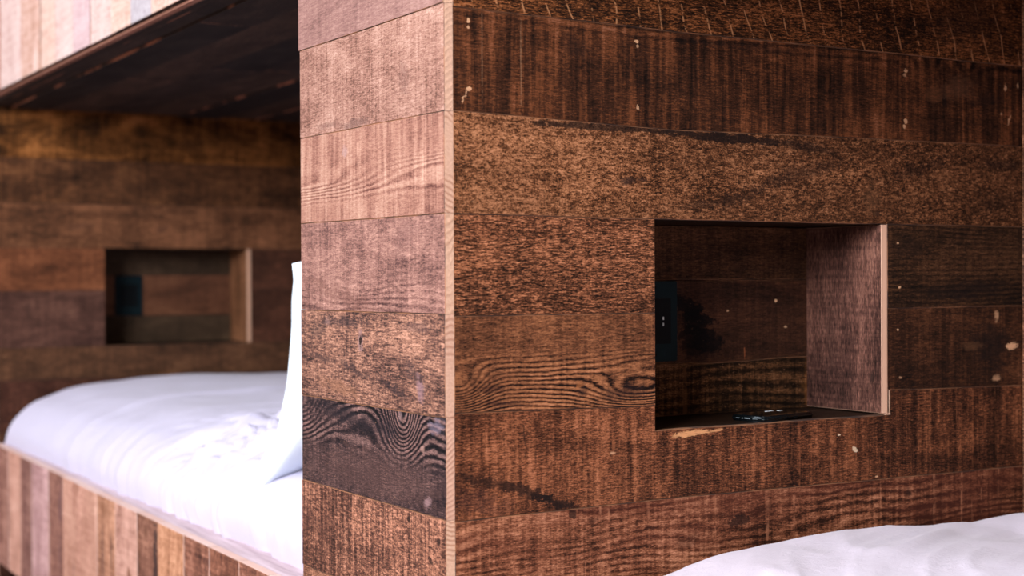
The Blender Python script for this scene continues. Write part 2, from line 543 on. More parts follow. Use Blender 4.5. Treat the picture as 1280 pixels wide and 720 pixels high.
W_R5 = wood('russet_streaked_board', (40, 24, 18), (92, 55, 38), (156, 100, 70), KR * 0.95, fleck=1.1, saw=1.0, blotch=0.8, specks=0.3,
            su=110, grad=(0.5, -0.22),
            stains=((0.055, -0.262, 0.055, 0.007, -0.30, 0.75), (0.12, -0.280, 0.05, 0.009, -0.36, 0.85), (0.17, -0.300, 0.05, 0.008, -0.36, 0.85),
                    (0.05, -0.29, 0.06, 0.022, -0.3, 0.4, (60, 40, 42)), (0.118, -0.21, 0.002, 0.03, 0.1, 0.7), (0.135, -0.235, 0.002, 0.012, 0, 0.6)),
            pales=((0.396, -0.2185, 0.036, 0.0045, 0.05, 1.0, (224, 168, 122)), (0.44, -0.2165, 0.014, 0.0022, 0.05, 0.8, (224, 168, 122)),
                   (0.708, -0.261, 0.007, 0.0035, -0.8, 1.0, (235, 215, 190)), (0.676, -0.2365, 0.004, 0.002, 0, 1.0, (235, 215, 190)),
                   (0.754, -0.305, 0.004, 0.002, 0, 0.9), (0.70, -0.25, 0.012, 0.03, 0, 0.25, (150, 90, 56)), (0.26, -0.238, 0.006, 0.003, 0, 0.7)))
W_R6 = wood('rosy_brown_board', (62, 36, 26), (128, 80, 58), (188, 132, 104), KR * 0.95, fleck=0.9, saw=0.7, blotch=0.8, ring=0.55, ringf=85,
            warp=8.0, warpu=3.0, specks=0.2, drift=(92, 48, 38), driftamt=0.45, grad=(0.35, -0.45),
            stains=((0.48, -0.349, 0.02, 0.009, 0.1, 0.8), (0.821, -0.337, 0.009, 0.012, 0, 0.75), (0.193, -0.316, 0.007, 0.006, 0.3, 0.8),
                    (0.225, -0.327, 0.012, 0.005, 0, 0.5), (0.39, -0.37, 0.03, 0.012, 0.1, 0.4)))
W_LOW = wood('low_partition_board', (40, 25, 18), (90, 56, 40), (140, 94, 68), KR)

wright = empty('wall_right', (0.0, 0.0, FLOOR_Z), kind='structure')
FR = frame((0, 0, 0), (1, 0, 0), (0, 1, 0), (0, 0, 1))
UA = 0.0125
UB = DEPTH - 0.0015
RT = 0.014
plank(wright, FR, strip(J[8 - 0], J[9], UA, UB), W_LOW, T=RT)
plank(wright, FR, strip(J[7], J[8], UA, UB), W_R0, T=RT, proud=0.0012)
plank(wright, FR, strip(J[6], J[7], UA, UB), W_R1, T=RT, proud=0.0)
plank(wright, FR, strip(J[5], J[6], UA, UB), W_R2, T=RT, proud=0.0010)
plank(wright, FR, strip(J[4], J[5], UA, NX0), W_R3, T=RT, proud=0.0006)
plank(wright, FR, strip(J[4], J[5], NX1 + 0.0006, UB), W_R3b, T=RT, proud=0.0012)
plank(wright, FR, strip(J[3], J[4], UA, NX0), W_R4, T=RT, proud=0.0010)
plank(wright, FR, strip(J[3], J[4], NX1 + 0.0006, UB), W_R4b, T=RT, proud=0.0004)
lo = strip(J[2], J[3], UA, UB)
nb = len(lo) // 2
us = [UA + (NX0 - UA) * i / 5 for i in range(6)]
ue = [NX1 + 0.006 + (UB - NX1 - 0.006) * i / 5 for i in range(6)]
poly5 = lo[:nb] + [(x, J[3](x) - 0.0005) for x in ue[::-1]] + [(NX1 + 0.006, NZ0)] + [(NX0 + (NX1 + 0.006 - NX0) * i / 6, NZ0 + 0.0007 * math.sin(i * 2.1)) for i in range(5, 0, -1)] \
    + [(NX0, NZ0)] + [(x, J[3](x) - 0.0005) for x in us[::-1]]
plank(wright, FR, poly5, W_R5, T=RT, proud=0.0002)
plank(wright, FR, strip(J[1], J[2], UA, UB), W_R6, T=RT, proud=0.0012)
plank(wright, FR, strip(J[0], J[1], UA, UB), W_LOW, T=RT)
for a, b in ((-0.70, -0.57), (-0.83, -0.70), (0.60, 0.72), (0.72, 0.85)):
    plank(wright, FR, [(UA, a + .0005), (UB, a + .0005), (UB, b - .0005), (UA, b - .0005)], W_LOW, T=RT)

# niche lining
W_NS = wood('purple_brown_niche_side', (40, 26, 24), (92, 62, 56), (150, 108, 96), KR * 0.85, fleck=1.0, saw=0.4, blotch=0.9, fu=30, fv=330, specks=0.3,
            stains=((-0.155, 0.02, 0.012, 0.006, 0.2, 0.7), (-0.10, 0.11, 0.10, 0.016, 0, 0.3)))
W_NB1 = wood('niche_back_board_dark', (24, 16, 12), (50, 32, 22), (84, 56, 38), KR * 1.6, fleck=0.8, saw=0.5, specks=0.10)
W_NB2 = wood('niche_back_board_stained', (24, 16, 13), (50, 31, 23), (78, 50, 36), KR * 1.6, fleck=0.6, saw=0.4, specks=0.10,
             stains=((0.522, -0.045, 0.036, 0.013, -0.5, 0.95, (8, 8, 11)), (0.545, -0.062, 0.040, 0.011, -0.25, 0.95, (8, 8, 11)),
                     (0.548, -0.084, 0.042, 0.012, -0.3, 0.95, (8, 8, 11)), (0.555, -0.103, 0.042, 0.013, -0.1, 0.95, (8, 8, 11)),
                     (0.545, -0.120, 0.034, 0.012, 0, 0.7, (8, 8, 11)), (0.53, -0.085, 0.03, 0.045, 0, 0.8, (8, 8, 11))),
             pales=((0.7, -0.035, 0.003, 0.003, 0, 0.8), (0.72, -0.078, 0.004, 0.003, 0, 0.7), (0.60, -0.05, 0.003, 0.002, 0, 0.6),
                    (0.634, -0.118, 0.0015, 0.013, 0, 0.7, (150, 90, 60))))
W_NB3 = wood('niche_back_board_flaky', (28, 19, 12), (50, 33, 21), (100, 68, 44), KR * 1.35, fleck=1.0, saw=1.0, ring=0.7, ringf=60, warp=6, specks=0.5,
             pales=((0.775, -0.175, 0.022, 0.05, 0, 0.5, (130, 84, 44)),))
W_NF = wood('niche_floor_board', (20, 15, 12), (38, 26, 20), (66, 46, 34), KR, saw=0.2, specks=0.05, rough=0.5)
FN = frame((0, ND, 0), (1, 0, 0), (0, 1, 0), (0, 0, 1))
jn = [joint([(0, NZ0), (1, NZ0)], 21, 0), joint([(0.33, -0.1275), (0.62, -0.1325), (0.64, -0.1275), (0.8, -0.1265)], 22), joint([(0, -0.0015), (1, -0.0005)], 23),
      joint([(0, NZ1), (1, NZ1)], 24, 0)]
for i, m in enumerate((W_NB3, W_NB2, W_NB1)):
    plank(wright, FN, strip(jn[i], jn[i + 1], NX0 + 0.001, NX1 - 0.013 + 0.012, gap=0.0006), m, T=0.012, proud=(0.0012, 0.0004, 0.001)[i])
SIDE_T = 0.0125
# right cheek: vertical grain, raw sawn edge flush with the wall face
FNS = frame((NX1 - SIDE_T, 0, 0), (0, 0, 1), (1, 0, 0), (0, 1, 0))
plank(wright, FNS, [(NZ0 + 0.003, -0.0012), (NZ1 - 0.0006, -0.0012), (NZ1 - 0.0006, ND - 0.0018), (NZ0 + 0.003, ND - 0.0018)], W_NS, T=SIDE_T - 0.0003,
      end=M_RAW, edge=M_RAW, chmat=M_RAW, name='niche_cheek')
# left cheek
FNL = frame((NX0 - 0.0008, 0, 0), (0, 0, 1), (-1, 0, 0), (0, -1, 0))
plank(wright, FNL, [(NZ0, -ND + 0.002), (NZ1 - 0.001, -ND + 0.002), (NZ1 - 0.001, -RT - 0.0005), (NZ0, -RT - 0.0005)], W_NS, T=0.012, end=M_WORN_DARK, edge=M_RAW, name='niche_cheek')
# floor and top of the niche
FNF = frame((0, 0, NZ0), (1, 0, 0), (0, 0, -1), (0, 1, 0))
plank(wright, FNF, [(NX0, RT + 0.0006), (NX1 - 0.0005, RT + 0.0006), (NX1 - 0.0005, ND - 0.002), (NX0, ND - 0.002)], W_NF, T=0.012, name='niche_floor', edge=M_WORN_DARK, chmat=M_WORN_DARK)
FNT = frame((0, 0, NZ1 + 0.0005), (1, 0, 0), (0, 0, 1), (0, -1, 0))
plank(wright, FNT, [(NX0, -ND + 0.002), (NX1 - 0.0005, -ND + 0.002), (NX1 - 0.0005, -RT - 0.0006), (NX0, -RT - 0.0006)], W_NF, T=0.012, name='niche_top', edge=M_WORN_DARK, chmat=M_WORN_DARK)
# pale splinter of the raw cheek edge lying past the opening's corner
boxes('splinter', [(NX1 - 0.004, NX1 + 0.0055, -0.0016, RT, NZ0 + 0.0004, NZ0 + 0.0028)], M_RAW, wright)


def core_boxes(y0):
    a, b = y0 + RT + 0.0005, y0 + PT - 0.015
    x0, x1 = 0.0135, DEPTH - 0.001
    return [(x0, NX0 - 0.0135, a, b, FLOOR_Z, 0.95), (NX1, x1, a, b, FLOOR_Z, 0.95),
            (NX0 - 0.0135, NX1, a, b, FLOOR_Z, NZ0 - 0.0125), (NX0 - 0.0135, NX1, a, b, NZ1 + 0.013, 0.95),
            (NX0 - 0.0135, NX1, y0 + ND + 0.0125, b, NZ0 - 0.0125, NZ1 + 0.013)]


boxes('core', core_boxes(0.0), M_CORE, wright)

# end face of the partition (faces the daylight)
FE = frame((0, PT + 0.003, 0), (0, -1, 0), (1, 0, 0), (0, 0, 1))
EJ = [joint([(0, -0.57), (.5, -0.57)], 31), joint([(0, -0.44), (.5, -0.44)], 32), joint([(0, -0.308), (.5, -0.308)], 33, 0.001),
      joint([(0, -0.177), (.5, -0.1762)], 34, 0.001), joint([(0, -0.0448), (.5, -0.0433)], 35, 0.001), joint([(0, 0.0892), (.5, 0.0862)], 36, 0.001),
      joint([(0, 0.2215), (.5, 0.2175)], 37, 0.001), joint([(0, 0.357), (.5, 0.356)], 38, 0.001), joint([(0, 0.49), (.5, 0.49)], 39), joint([(0, 0.62), (.5, 0.62)], 40)]
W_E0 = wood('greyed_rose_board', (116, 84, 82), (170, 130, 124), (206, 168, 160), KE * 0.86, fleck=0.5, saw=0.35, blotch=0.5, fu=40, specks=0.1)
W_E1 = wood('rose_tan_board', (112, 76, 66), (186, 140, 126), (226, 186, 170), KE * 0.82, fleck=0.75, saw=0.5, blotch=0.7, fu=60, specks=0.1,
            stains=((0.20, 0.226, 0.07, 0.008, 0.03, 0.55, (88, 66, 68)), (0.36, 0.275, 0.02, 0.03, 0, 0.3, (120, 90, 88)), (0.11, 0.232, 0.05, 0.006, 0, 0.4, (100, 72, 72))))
W_E2 = wood('sunlit_cathedral_board', (124, 80, 72), (190, 140, 124), (226, 184, 164), KE * 0.84, fleck=0.5, saw=0.8, blotch=0.45, ring=0.6, ringf=105, warp=3.5, warpu=2.6,  # pink-tan base colour, ring figure in a middle band
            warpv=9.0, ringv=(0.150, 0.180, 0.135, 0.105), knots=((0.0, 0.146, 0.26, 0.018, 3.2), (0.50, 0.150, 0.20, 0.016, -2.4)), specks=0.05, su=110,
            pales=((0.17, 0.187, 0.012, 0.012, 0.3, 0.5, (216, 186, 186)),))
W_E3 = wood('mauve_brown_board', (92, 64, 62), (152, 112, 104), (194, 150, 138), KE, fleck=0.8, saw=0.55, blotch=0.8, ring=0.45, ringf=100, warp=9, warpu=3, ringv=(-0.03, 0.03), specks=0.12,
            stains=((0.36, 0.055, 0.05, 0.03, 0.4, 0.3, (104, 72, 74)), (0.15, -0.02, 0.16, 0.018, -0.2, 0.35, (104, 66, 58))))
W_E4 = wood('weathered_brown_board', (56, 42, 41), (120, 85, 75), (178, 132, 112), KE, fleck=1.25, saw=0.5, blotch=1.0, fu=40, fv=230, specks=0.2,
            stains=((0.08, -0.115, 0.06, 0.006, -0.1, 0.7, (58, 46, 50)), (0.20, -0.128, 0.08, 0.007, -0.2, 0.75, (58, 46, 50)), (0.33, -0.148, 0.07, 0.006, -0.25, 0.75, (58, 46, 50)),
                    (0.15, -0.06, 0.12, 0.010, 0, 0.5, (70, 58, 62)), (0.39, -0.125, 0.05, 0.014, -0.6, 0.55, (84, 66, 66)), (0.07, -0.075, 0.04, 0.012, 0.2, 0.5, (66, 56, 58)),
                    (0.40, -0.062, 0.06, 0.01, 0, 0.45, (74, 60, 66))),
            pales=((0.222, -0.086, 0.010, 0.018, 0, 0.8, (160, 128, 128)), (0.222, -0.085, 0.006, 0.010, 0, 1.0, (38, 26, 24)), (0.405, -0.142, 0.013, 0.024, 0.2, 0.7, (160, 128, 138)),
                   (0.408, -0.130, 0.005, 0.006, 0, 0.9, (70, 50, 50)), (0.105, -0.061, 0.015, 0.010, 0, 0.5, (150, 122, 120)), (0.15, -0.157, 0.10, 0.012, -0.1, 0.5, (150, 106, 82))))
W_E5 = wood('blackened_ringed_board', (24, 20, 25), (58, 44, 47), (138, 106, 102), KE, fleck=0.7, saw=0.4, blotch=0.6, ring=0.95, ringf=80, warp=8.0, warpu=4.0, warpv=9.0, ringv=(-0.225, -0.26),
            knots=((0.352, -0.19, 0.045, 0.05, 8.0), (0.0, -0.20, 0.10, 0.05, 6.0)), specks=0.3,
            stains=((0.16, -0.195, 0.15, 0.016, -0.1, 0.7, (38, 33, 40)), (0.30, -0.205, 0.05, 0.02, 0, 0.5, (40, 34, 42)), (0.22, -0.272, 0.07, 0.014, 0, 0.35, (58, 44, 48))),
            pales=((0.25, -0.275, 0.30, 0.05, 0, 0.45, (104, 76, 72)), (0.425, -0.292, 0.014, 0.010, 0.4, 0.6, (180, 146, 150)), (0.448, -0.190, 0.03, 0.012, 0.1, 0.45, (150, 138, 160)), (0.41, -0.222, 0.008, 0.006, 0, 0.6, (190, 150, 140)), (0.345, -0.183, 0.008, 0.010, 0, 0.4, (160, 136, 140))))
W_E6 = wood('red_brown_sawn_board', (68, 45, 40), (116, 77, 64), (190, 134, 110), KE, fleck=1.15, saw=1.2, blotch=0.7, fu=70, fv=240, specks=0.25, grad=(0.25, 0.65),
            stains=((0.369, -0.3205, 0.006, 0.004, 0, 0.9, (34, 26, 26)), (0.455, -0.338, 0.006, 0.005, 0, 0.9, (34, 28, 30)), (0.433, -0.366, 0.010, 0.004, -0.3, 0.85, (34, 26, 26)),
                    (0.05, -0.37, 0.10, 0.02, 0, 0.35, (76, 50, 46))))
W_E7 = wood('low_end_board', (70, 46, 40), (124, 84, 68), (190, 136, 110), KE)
EL = [(0, W_E7), (1, W_E6), (2, W_E5), (3, W_E4), (4, W_E3), (5, W_E2), (6, W_E1), (7, W_E0), (8, W_E0)]
for r, m in EL:
    u0 = (0.0042, 0.0036, 0.0040, 0.0035, 0.0042, 0.0050, 0.0026, -0.001, -0.001)[r]
    plank(wright, FE, strip(EJ[r], EJ[r + 1], u0, PT + 0.003 + 0.0006, step=0.05), m, T=0.0122, proud=(0, 0.0008, 0.0002, 0.0012, 0.0005, 0.0010, 0.0004, 0.0014, 0)[r])
for a, b in ((-0.70, -0.57), (-0.83, -0.70), (0.62, 0.74), (0.74, 0.86)):
    plank(wright, FE, [(0.003, a + .0005), (PT + .0034, a + .0005), (PT + .0034, b - .0005), (0.003, b - .0005)], W_E7, T=0.0122)


def left_face(parent, y0, mats, seed):
    """plain board cladding of a partition's other face"""
    r_ = random.Random(seed)
    M = frame((0, y0 + PT, 0), (-1, 0, 0), (0, -1, 0), (0, 0, 1))
    for r in range(len(zs) - 1):
        plank(parent, M, [(-DEPTH + 0.0015, zs[r] + .0005), (-0.0135, zs[r] + .0005), (-0.0135, zs[r + 1] - .0005), (-DEPTH + 0.0015, zs[r + 1] - .0005)],
              r_.choice(mats), T=0.0135)


left_face(wright, 0.0, M_SIDE, 3)

# ------------------------------------------------------------------ far partition (wall_back), the same build with its own boards
KB = Vector((1.50, 1.40, 1.22))
W_B = dict(
    a=wood('far_golden_board', (36, 22, 12), (96, 60, 30), (150, 98, 54), KB * 0.75, fleck=0.5, saw=0.6, blotch=1.3, fu=30, fv=120,
           stains=((0.16, 0.44, 0.02, 0.03, 0, 0.6, (46, 30, 20)), (0.29, 0.45, 0.035, 0.03, 0, 0.6, (46, 30, 20)), (0.60, 0.42, 0.05, 0.03, 0, 0.5, (46, 30, 20)), (0.43, 0.46, 0.03, 0.03, 0, 0.5, (46, 30, 20)))),
    b=wood('far_umber_board', (34, 22, 15), (70, 45, 30), (104, 70, 46), KB, fleck=0.5, saw=0.5, blotch=1.0, fu=30, fv=120),
    c=wood('far_brown_board', (40, 26, 19), (82, 54, 38), (118, 80, 58), KB, fleck=0.5, saw=0.4, blotch=0.9, fu=30, fv=120, stains=((0.25, 0.165, 0.05, 0.012, 0.1, 0.5, (50, 34, 30)), (0.5, 0.16, 0.03, 0.012, 0.2, 0.5, (50, 34, 30)))),
    d=wood('far_copper_board', (46, 28, 20), (92, 56, 38), (124, 80, 56), KB, fleck=0.5, saw=0.4, blotch=0.8, fu=30, fv=120),
    e=wood('far_dusky_purple_board', (36, 24, 22), (66, 45, 40), (92, 66, 58), KB, fleck=0.5, saw=0.4, blotch=0.9, fu=30, fv=120, stains=((0.1, -0.08, 0.006, 0.04, 0, 0.6, (34, 24, 24)),)),
    f=wood('far_low_board', (34, 24, 18), (66, 45, 33), (96, 68, 50), KB, fleck=0.5, saw=0.4, blotch=0.8, fu=30, fv=120),
    g=wood('far_dark_red_board', (30, 18, 15), (52, 31, 25), (84, 54, 44), KB, fleck=0.5, saw=0.4, blotch=0.8, fu=30, fv=120),
    h=wood('far_shadow_board', (30, 20, 16), (58, 36, 28), (84, 54, 42), KB, fleck=0.5, saw=0.4, blotch=0.8, fu=30, fv=120))  # dark brown boards right of the far niche
wback = empty('wall_back', (0.0, BAY, FLOOR_Z), kind='structure')
FB = frame((0, BAY, 0), (1, 0, 0), (0, 1, 0), (0, 0, 1))
bz = [-0.85, -0.72, -0.57, -0.43, -0.285, -0.19, -0.025, 0.1005, 0.231, 0.361, 0.512, 0.64, 0.76]
BJ = [joint([(0, z), (1.1, z)], 60 + i) for i, z in enumerate(bz)]
BN0, BN1, BZ0, BZ1 = 0.3225, 0.7805, -0.19, 0.1005


def bp(r, u0, u1, m, pr=0.0):
    plank(wback, FB, strip(BJ[r], BJ[r + 1], u0, u1, step=0.12), m, T=RT, proud=pr, chmat=M_WORN_DARK, edge=M_WORN_DARK)


for r, m in ((0, 'g'), (1, 'g'), (2, 'f'), (3, 'g'), (4, 'f'), (7, 'c'), (8, 'b'), (9, 'a'), (10, 'b'), (11, 'b')):
    bp(r, UA, UB, W_B[m], 0.0003 * (r % 4))
bp(5, UA, BN0, W_B['e'], 0.0006)
bp(6, UA, BN0, W_B['d'], 0.0012)
bp(5, BN1 + 0.001, UB, W_B['h'], 0.0006)
bp(6, BN1 + 0.001, UB, W_B['h'], 0.0)
W_BN = [wood('far_niche_dark_board', (22, 17, 13), (40, 31, 24), (58, 46, 36), KB * 1.7, fleck=0.4, saw=0.3, specks=0.0),
        wood('far_niche_brown_board', (34, 21, 16), (60, 38, 28), (80, 54, 40), KB * 1.7, fleck=0.4, saw=0.3, specks=0.0),
        wood('far_niche_cheek', (60, 40, 28), (112, 76, 54), (150, 106, 80), KB * 0.8, fleck=0.6, saw=0.3)]
FBN = frame((0, BAY + 0.15, 0), (1, 0, 0), (0, 1, 0), (0, 0, 1))
bn = [joint([(0, z), (1, z)], 80, 0) for z in (BZ0, -0.106, 0.0215, BZ1)]
for i, m in enumerate((0, 1, 0)):
    plank(wback, FBN, strip(bn[i], bn[i + 1], BN0 + 0.001, BN1, gap=0.0006, step=0.3), W_BN[m], T=0.012, proud=0.0006 * i, chmat=M_WORN_DARK)
FBS = frame((BN1 - 0.0125, BAY, 0), (0, 0, 1), (1, 0, 0), (0, 1, 0))
plank(wback, FBS, [(BZ0, -0.0012), (BZ1 - 0.0006, -0.0012), (BZ1 - 0.0006, 0.148), (BZ0, 0.148)], W_BN[2], T=0.0122, end=M_RAW, edge=M_RAW, name='niche_cheek')
FBL = frame((BN0 - 0.0008, BAY, 0), (0, 0, 1), (-1, 0, 0), (0, -1, 0))
plank(wback, FBL, [(BZ0, -0.148), (BZ1 - 0.001, -0.148), (BZ1 - 0.001, -RT - .0005), (BZ0, -RT - .0005)], W_BN[1], T=0.012, name='niche_cheek', edge=M_RAW)
FBF = frame((0, BAY, BZ0), (1, 0, 0), (0, 0, -1), (0, 1, 0))
plank(wback, FBF, [(BN0, RT + .0006), (BN1 - .0005, RT + .0006), (BN1 - .0005, 0.148), (BN0, 0.148)], W_NF, T=0.012, name='niche_floor', chmat=M_WORN_DARK)
FBT = frame((0, BAY, BZ1 + 0.0005), (1, 0, 0), (0, 0, 1), (0, -1, 0))
plank(wback, FBT, [(BN0, -0.148), (BN1 - .0005, -0.148), (BN1 - .0005, -RT - .0006), (BN0, -RT - .0006)], W_NF, T=0.012, name='niche_top', chmat=M_WORN_DARK)
ca, cb, cx1 = BAY + RT + 0.0005, BAY + PT - 0.015, DEPTH - 0.001
boxes('core', [(0.0135, BN0 - 0.0135, ca, cb, FLOOR_Z, 0.95), (BN1, cx1, ca, cb, FLOOR_Z, 0.95),
               (BN0 - 0.0135, BN1, ca, cb, FLOOR_Z, BZ0 - 0.0125), (BN0 - 0.0135, BN1, ca, cb, BZ1 + 0.013, 0.95),
               (BN0 - 0.0135, BN1, BAY + 0.163, cb, BZ0 - 0.0125, BZ1 + 0.013)], M_CORE, wback)
FBE = frame((0, BAY + PT + 0.003, 0), (0, -1, 0), (1, 0, 0), (0, 0, 1))
em = [W_E7, W_E1, W_E3, W_E6, W_E0]
for r in range(len(zs) - 1):
    plank(wback, FBE, [(0.003, zs[r] + .0005), (PT + .0034, zs[r] + .0005), (PT + .0034, zs[r + 1] - .0005), (0.003, zs[r + 1] - .0005)], em[(r * 3) % 5], T=0.0122)

# near partition beyond the right of the frame
wnear = empty('wall_left', (0.0, -BAY, FLOOR_Z), kind='structure')
boxes('core', [(0.0135, DEPTH - 0.001, -BAY, -BAY + PT - 0.015, FLOOR_Z, 0.95)], M_CORE, wnear)
left_face(wnear, -BAY, M_SIDE, 8)
FNE = frame((0, -BAY + PT + 0.003, 0), (0, -1, 0), (1, 0, 0), (0, 0, 1))
for r in range(len(zs) - 1):
    plank(wnear, FNE, [(0.003, zs[r] + .0005), (PT + .0034, zs[r] + .0005), (PT + .0034, zs[r + 1] - .0005), (0.003, zs[r + 1] - .0005)], em[(r * 2) % 5], T=0.0122)

# ================================================================== BUNKS
KF = 1.0
M_LEDGE = wood('greyed_ledge_board', (150, 130, 134), (196, 176, 182), (224, 208, 214), 0.95, fleck=0.6, saw=0.2, blotch=0.5, specks=0.0)


def vboard(tag_, dark, mid, light, k, **kw):
    kw.setdefault('fu', 45)
    kw.setdefault('fv', 260)
    kw.setdefault('saw', 0.5)
    kw.setdefault('specks', 0.15)
    return wood(tag_, dark, mid, light, k, **kw)


V = dict(
    red=vboard('front_red_brown', (84, 54, 48), (140, 96, 84), (186, 140, 124), KF),
    tan=vboard('front_tan', (132, 90, 76), (190, 140, 122), (222, 178, 160), KF),
    dark=vboard('front_dark_mauve', (74, 48, 44), (118, 80, 72), (160, 118, 106), KF),
    lilac=vboard('front_lilac_rose', (124, 88, 88), (172, 132, 130), (206, 168, 166), KF),
    blue=vboard('front_blue_streaked', (84, 54, 48), (134, 92, 80), (180, 132, 116), KF,
                stains=((-0.55, 1.985, 0.05, 0.012, 0, 0.75, (62, 56, 72)), (-0.66, 1.99, 0.06, 0.01, 0, 0.6, (72, 60, 70)), (-0.5, 1.97, 0.04, 0.012, 0, 0.5, (80, 66, 78)))),
    peach=vboard('front_peach', (134, 90, 76), (186, 136, 118), (222, 176, 156), KF, drift=(150, 108, 88), driftamt=0.4,
                 stains=((-0.72, 1.855, 0.09, 0.008, 0, 0.7, (74, 66, 78)),)),
    spot=vboard('front_spotted', (96, 62, 48), (160, 112, 88), (204, 154, 126), KF,
                stains=((-0.50, 1.58, 0.03, 0.05, 0, 0.6, (108, 68, 46)), (-0.62, 1.60, 0.10, 0.016, 0, 0.65, (84, 60, 56)), (-0.58, 1.53, 0.05, 0.014, 0, 0.7, (76, 54, 50)))),
    knot=vboard('front_knotted_rose', (130, 90, 78), (184, 138, 122), (214, 172, 156), KF,
                stains=((-0.615, 1.40, 0.018, 0.014, 0, 0.85, (110, 66, 44)), (-0.56, 1.41, 0.03, 0.008, 0, 0.5, (130, 84, 66)))),
    black=vboard('front_black_streaked', (66, 42, 36), (112, 74, 60), (160, 114, 94), KF,
                 stains=((-0.60, 1.225, 0.14, 0.018, 0, 0.85, (40, 32, 34)), (-0.70, 1.30, 0.10, 0.018, 0, 0.6, (64, 44, 38)), (-0.51, 1.29, 0.02, 0.02, 0, 0.7, (70, 42, 30)))),
    wheat=vboard('front_wheat', (132, 88, 64), (180, 128, 98), (214, 164, 132), KF),
    brick=vboard('front_brick_brown', (64, 40, 33), (118, 75, 60), (176, 124, 102), KF, saw=0.7,
                 stains=((-0.56, 0.92, 0.08, 0.016, 0, 0.6, (66, 44, 40)), (-0.6, 0.85, 0.08, 0.012, 0, 0.6, (60, 40, 38)))),
    umber=vboard('front_umber', (56, 35, 29), (104, 64, 50), (156, 106, 84), KF, saw=0.7,
                 stains=((-0.56, 0.74, 0.09, 0.015, 0, 0.6, (54, 38, 36)),)))
# vertical boards of the bed front from the far end to the near end: y edges and board
FRONT = [(2.738, 2.551, 'red'), (2.551, 2.396, 'tan'), (2.396, 2.277, 'dark'), (2.277, 2.098, 'lilac'), (2.098, 1.955, 'blue'),
         (1.955, 1.793, 'peach'), (1.793, 1.643, 'peach'), (1.643, 1.498, 'spot'), (1.498, 1.341, 'knot'), (1.341, 1.205, 'black'),
         (1.205, 1.045, 'wheat'), (1.045, 0.905, 'brick'), (0.905, 0.755, 'umber'), (0.755, 0.62, 'brick'), (0.62, 0.474, 'umber')]
M_PALE_TOP = end_grain('pale_sawn_tops', (224, 198, 190), (180, 140, 124), 1.0, 0.4)


def bed_top(y):
    return -0.4885 + 0.0098 * y


def bunk_bed(dy, label, pieces, top):
    root = empty('bunk_bed', (0.0, dy + 1.6, FLOOR_Z), label, 'bed')
    M = frame((0, dy, 0), (0, 0, 1), (1, 0, 0), (0, 1, 0))
    rg = random.Random(4)
    for (yb_, ya_, m) in pieces:
        plank(root, M, [(-0.795, ya_ + .0006), (top(ya_), ya_ + .0006), (top(yb_), yb_ - .0006), (-0.795, yb_ - .0006)], V[m], T=0.018,
              proud=rg.uniform(-0.0015, 0.0025), end=M_PALE_TOP, edge=M_WORN, chmat=M_PALE_TOP)
    # ledge board behind the front boards
    bm = bmesh.new()
    y0_, y1_ = 0.474, 2.738
    vs_ = box_bm(bm, 0.0185, 0.098, y0_, y1_, -0.52, -0.47)
    for v_ in vs_:
        v_.co.z = top(v_.co.y) - (0.001 if v_.co.z > -0.5 else 0.032)
    lg = new_obj('ledge', bm, M_LEDGE, root, Matrix.Translation((0, dy, 0)))
    boxes('platform', [(0.02, DEPTH - 0.002, 0.476, 2.736, -0.545, -0.523)], M_CORE, root, M=Matrix.Translation((0, dy, 0)))
    boxes('toe_kick', [(0.06, 0.08, 0.476, 2.736, FLOOR_Z, -0.545)], M_CORE, root, M=Matrix.Translation((0, dy, 0)))
    return root


bunk_bed(0.0, 'built-in bunk bed on the left with vertical reclaimed board front below the white duvet', FRONT, bed_top)
order = [f[2] for f in FRONT][::-1]
PER = BAY
bunk_bed(-PER, 'built-in bunk bed at lower right under the sheet beside the niche wall', [(a, b, order[i]) for i, (a, b, _) in enumerate(FRONT)], lambda y: -0.485)

# ------------------------------------------------------------------ upper bunks: board fascia and board underside
KU = 0.64
U = dict(
    pale=vboard('fascia_pale_rose', (196, 150, 138), (236, 204, 196), (250, 228, 222), KU, blotch=0.5),
    brown=vboard('fascia_brown_streaked', (170, 112, 84), (226, 182, 164), (246, 216, 206), KU, blotch=0.9,
                 stains=((0.60, 2.20, 0.06, 0.02, 0, 0.5, (196, 130, 104)), (0.55, 2.12, 0.05, 0.012, 0, 0.5, (186, 122, 92)))),
    lilac=vboard('fascia_lilac', (190, 154, 152), (228, 196, 198), (244, 218, 220), KU, blotch=0.4),
    peach=vboard('fascia_peach', (196, 146, 126), (236, 200, 184), (250, 224, 210), KU, blotch=0.4),
    grey=vboard('fascia_blue_grey', (160, 148, 152), (198, 190, 196), (222, 214, 220), KU, blotch=0.3),
    rust=vboard('fascia_rust', (140, 92, 78), (196, 140, 124), (226, 178, 164), KU))
FASC = [(2.738, 2.445, 'rust'), (2.445, 2.20, 'pale'), (2.20, 1.995, 'brown'), (1.995, 1.855, 'peach'), (1.855, 1.69, 'pale'), (1.69, 1.55, 'lilac'), (1.55, 1.39, 'pale'),
        (1.39, 1.25, 'peach'), (1.25, 1.113, 'grey'), (1.113, 0.92, 'peach'), (0.92, 0.77, 'pale'), (0.77, 0.62, 'lilac'), (0.62, 0.474, 'brown')]
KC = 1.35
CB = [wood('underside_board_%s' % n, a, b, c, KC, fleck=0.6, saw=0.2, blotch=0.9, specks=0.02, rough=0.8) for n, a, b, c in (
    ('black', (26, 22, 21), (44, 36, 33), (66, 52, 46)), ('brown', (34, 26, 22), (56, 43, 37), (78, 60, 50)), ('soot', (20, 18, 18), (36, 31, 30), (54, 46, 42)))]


M_RAIL = wood('fascia_rail_tan', (120, 78, 62), (180, 128, 108), (214, 168, 146), 1.0, fleck=0.6)


